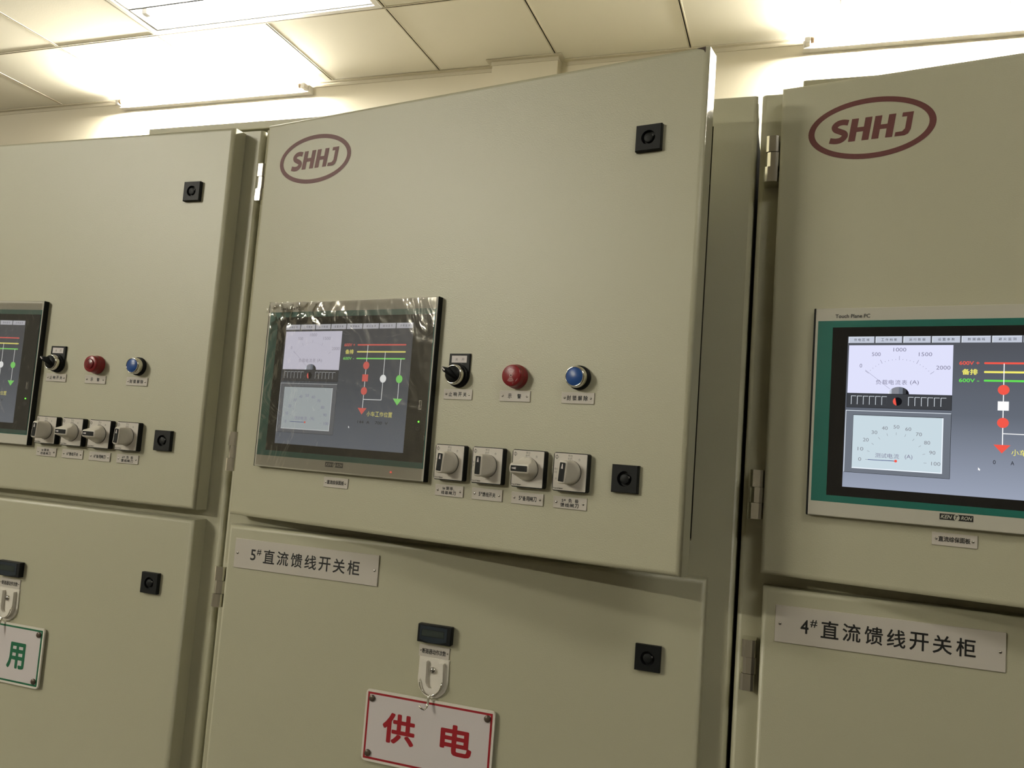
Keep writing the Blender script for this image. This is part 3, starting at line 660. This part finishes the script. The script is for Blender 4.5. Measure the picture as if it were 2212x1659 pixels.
# ------------------------------------------------------------------ selector, buzzer, push button
def selector(k, ang_):
    o, rz = on_door(k, 'u', .4183, .2292); t = thing('selector_switch', 'black selector switch with a pointed lever and a legend frame ' + side[k], 'switch', o, rz)
    pts = [(-.0164, .0302), (.0170, .0302)] + [(.0003 + .0168 * math.cos(math.radians(a)), .0168 * math.sin(math.radians(a))) for a in range(0, -181, -12)]
    MB().prism(pts, -.0032, 0, BLACKP, .0006).build('legend_frame', t)
    m = MB(); m.quad(-.0122, .0124, .0176, .0272, -.0033, PAPER); m.text('关', -.0062, -.0020, .0198, .0242, -.0034, GREYINK); m.text('开', .0040, .0085, .0196, .0240, -.0034, GREYINK); m.build('legend', t)
    m = MB(); m.lathe(0, 0, [(.0158, .0032), (.0158, .0068), (.0140, .0070)], BLACKP); m.build('collar', t)
    m = MB(); m.lathe(0, 0, [(.0132, .0068), (.0138, .0085), (.0138, .0150), (.0128, .0172), (.0114, .0174), (.0112, .0160)], CHROME, 48); m.build('bezel_ring', t)
    kn = MB(); kn.lathe(0, 0, [(.0113, .0160), (.0110, .0178), (0, .0180)], BLACKP, 40)
    R = Matrix.Rotation(-ang_, 4, 'Y')
    b = bmesh.new(); pr = [(-.0085, -.0030), (-.0085, .0030), (.0080, .0044), (.0135, .0014), (.0135, -.0014), (.0080, -.0044)]
    lo = [b.verts.new((x, -.0170, z)) for x, z in pr]; hi = [b.verts.new((x * 1.0, -.0285 if x > 0 else -.0200, z * .72)) for x, z in pr]
    b.faces.new(hi); b.faces.new(lo[::-1])
    for i in range(6): b.faces.new([lo[i], lo[(i + 1) % 6], hi[(i + 1) % 6], hi[i]])
    bmesh.ops.recalc_face_normals(b, faces=b.faces); bmesh.ops.bevel(b, geom=list(b.edges), offset=.0005, segments=2, affect='EDGES'); kn.merge(b, BLACKP, True, R)
    kb = kn.build('lever', t)
    mk = MB(); b = bmesh.new(); vs = [b.verts.new(p) for p in ((.0065, -.0291, -.0009), (.0122, -.0291, -.0009), (.0122, -.0291, .0009), (.0065, -.0291, .0009))]; b.faces.new(vs); mk.merge(b, PAPER, False, R); mk.build('pointer_mark', kb)
def buzzer(k):
    o, rz = on_door(k, 'u', .5098, .2291); t = thing('alarm_buzzer', 'round red alarm buzzer ' + side[k], 'buzzer', o, rz)
    m = MB(); m.lathe(0, 0, [(.0158, 0), (.0160, .0050), (.0150, .0068), (.0146, .0090)], REDP, 48); m.build('base', t)
    m = MB(); m.lathe(0, 0, [(.0144, .0088), (.0144, .0150), (.0138, .0170), (.0128, .0176), (0, .0178)], REDP, 48); m.build('cap', t)
    if k == 5:
        m = MB(); y = -.0180
        m.ring(circ(0, 0, .0021, 24), circ(0, 0, .0016, 24), y, PINKINK); m.poly(circ(0, 0, .0008, 12), y, INK)
        for r in (.0034, .0046, .0058, .0070, .0082):
            for a0 in (90, 270):
                A = [math.radians(a0 - 36 + 72 * i / 12) for i in range(13)]; rr = r
                for i in range(12):
                    m.poly([(rr * math.cos(A[i]), rr * math.sin(A[i])), (rr * math.cos(A[i + 1]), rr * math.sin(A[i + 1])), ((rr - .0004) * math.cos(A[i + 1]), (rr - .0004) * math.sin(A[i + 1])), ((rr - .0004) * math.cos(A[i]), (rr - .0004) * math.sin(A[i]))], y, PINKINK)
        m.build('sound_symbol', t)
        m = MB()
        for a0, a1 in ((-50, -20), (-75, -60), (140, 160), (95, 100)):
            A = [math.radians(a0 + (a1 - a0) * i / 6) for i in range(7)]
            m.poly([(.0112 * math.cos(a), .0112 * math.sin(a)) for a in A] + [(.0101 * math.cos(a), .0101 * math.sin(a)) for a in A[::-1]], -.0180, REDD)
        m.build('sound_slots', t)
    else:
        m = MB(); m.lathe(0, 0, [(.0088, .0178), (.0086, .0190), (.0070, .0196), (0, .0197)], REDD, 32); m.lathe(0, 0, [(.0007, .0197), (.0006, .0199), (0, .0199)], INK, 10); m.build('centre_disc', t)
def button(k):
    o, rz = on_door(k, 'u', .6000, .2294); t = thing('push_button', 'blue push button with a chrome rim ' + side[k], 'button', o, rz)
    m = MB(); m.lathe(0, 0, [(.0155, 0), (.0155, .0045), (.0148, .0052), (.0130, .0052)], BLACKP, 40); m.build('collar', t)
    m = MB(); m.lathe(0, 0, [(.0134, .0050), (.0138, .0070), (.0138, .0150), (.0132, .0165), (.0124, .0172), (.0117, .0172), (.0115, .0156)], CHROME, 48); m.build('bezel_ring', t)
    m = MB(); m.lathe(0, 0, [(.0115, .0152), (.0113, .0166), (.0108, .0170), (0, .0171)], BLUEP, 40); m.build('cap', t)
for k in (5, 6): selector(k, math.radians(142)); buzzer(k); button(k)

# ------------------------------------------------------------------ lower doors: counters, hooks, hanging signs
def counter(k):
    o, rz = on_door(k, 'l', .3722, -.1350); t = thing('operation_counter', 'black counter with a blank grey display ' + side[k], 'counter', o, rz)
    MB().box(-.0262, .0262, -.0100, 0, -.0128, .0128, BLACKP, .0012, 2).build('housing', t)
    pts = [(-.0225, .0105), (.0195, .0105), (.0195, -.0085)] + [(.0195 - .042 * i / 8, -.0085 - .0035 * math.sin(PI * i / 8)) for i in range(1, 8)] + [(-.0225, -.0085)]
    MB().prism(pts, -.0104, -.0100, BLUEBLACK).build('face_plate', t)
    m = MB(); m.quad(-.0195, .0155, -.0040, .0060, -.0105, BLACKP); m.quad(-.0188, .0148, -.0034, .0054, -.0106, LCDM); m.build('display', t)
    nameplate(k, 'l', .3472, .3942, -.1690, -.1525, spread('断路器动作次数', .3522, .3892, -.1648, -.1575, .0052), 'small crowded nameplate under the counter ' + side[k], 'nameplates under the counters', scr=.0028, sr=.0012, bold=0.02)
def hook(k):
    o, rz = on_door(k, 'l', .3722, -.1690, 0); t = thing('adhesive_hook', 'white plastic wall hook with a wire hook ' + side[k], 'hook', o, rz)
    pts = [(-.0233, .0), (.0233, 0)] + [(.0233 * math.cos(math.radians(a)), -.0325 + .0233 * math.sin(math.radians(a))) for a in range(0, -181, -10)]
    MB().prism(pts, -.0022, 0, WHITEP, .0008).build('back_plate', t)
    m = MB()
    def band(ro, ri, y0, y1):
        out = [(ro, -.0045)] + [(ro * math.cos(math.radians(a)), -.0330 + ro * math.sin(math.radians(a))) for a in range(0, -181, -12)] + [(-ro, -.0045)]
        inn = [(-ri, -.0045)] + [(-ri * math.cos(math.radians(a)), -.0330 + ri * math.sin(math.radians(-a)) * -1) for a in range(0, 181, 12)][::1]
        inn = [(-ri, -.0045)] + [(ri * math.cos(math.radians(a)), -.0330 + ri * math.sin(math.radians(a))) for a in range(-180, 1, 12)] + [(ri, -.0045)]
        m.prism(out + inn, y0, y1, WHITEP, .0006)
    band(.0172, .0088, -.0075, -.0022); m.build('ridge', t)
    m = MB(); m.lathe(0, -.0170, [(.0042, .0022), (.0046, .0034), (.0040, .0050), (.0022, .0060), (0, .0062)], STEEL, 24); m.quad(-.0030, .0030, -.0174, -.0166, -.0063, INK); m.quad(-.0004, .0004, -.0200, -.0140, -.0063, INK); m.build('screw', t)
    m = MB(); arc = [(.0168 * math.cos(math.radians(a)), -.0100, -.0325 + .0172 * math.sin(math.radians(a))) for a in range(-5, -86, -8)]
    m.tube([(.0168, -.0060, -.0290)] + arc + [(.0010, -.0120, -.0545), (.0008, -.0125, -.0600), (.0005, -.0150, -.0650), (-.0020, -.0190, -.0675), (-.0055, -.0215, -.0655), (-.0080, -.0225, -.0620)], .0009, CHROME, 8)
    m.tube([(-.0168, -.0060, -.0290)] + [(-p[0], p[1], p[2]) for p in arc] + [(-.0010, -.0120, -.0545), (-.0008, -.0125, -.0600), (-.0005, -.0150, -.0652), (-.0028, -.0190, -.0680), (-.0060, -.0215, -.0662), (-.0085, -.0225, -.0628)], .0009, CHROME, 8)
    m.build('wire_hook', t)
def hang_sign(k, x0, col, chars, label, charpos):
    o, rz = on_door(k, 'l', x0, -.2262, 0.0030); t = thing('hanging_sign', label, 'sign', o, rz)
    MB().prism(rrect(0, .1995, -.1000, 0, .005), -.0030, 0, WHITEP, .0008).build('board', t)
    m = MB(); m.quad(.0032, .1963, -.0965, -.0032, -.0032, PAPER)
    m.build('face_sheet', t)
    m = MB(); m.ring([(.0032, -.0965), (.1963, -.0965), (.1963, -.0032), (.0032, -.0032)], [(.0062, -.0935), (.1933, -.0935), (.1933, -.0062), (.0062, -.0062)], -.0033, col)
    for ch, (a, b, c, d) in zip(chars, charpos): m.text(ch, a, b, c, d, -.0034, col, 0.028)
    m.build('lettering', t)
    for x, z in ((.0105, -.0118), (.1890, -.0108), (.0105, -.0882), (.1890, -.0882)):
        m = MB(); m.lathe(x, z, [(.0047, .0031), (.0047, .0050), (.0043, .0056), (0, .0057)], MAGNET, 24); m.build('magnet', t)
        m = MB(); m.lathe(x, z, [(.0046, 0.0), (.0046, -.0030), (0, -.0030)], MAGNET, 16); m.build('magnet', t)
for k in (5, 6): counter(k); hook(k)
CP = [(.0305, .0815, -.0690, -.0270), (.1210, .1690, -.0690, -.0275)]
hang_sign(5, .2714, REDINK, '供电', 'white sign with a red border and two red characters', CP)
hang_sign(6, .2675, GREENINK, '备用', 'white sign with a green border and green characters', [(.0305, .0815, -.0740, -.0290), (.1235, .1630, -.0740, -.0300)])
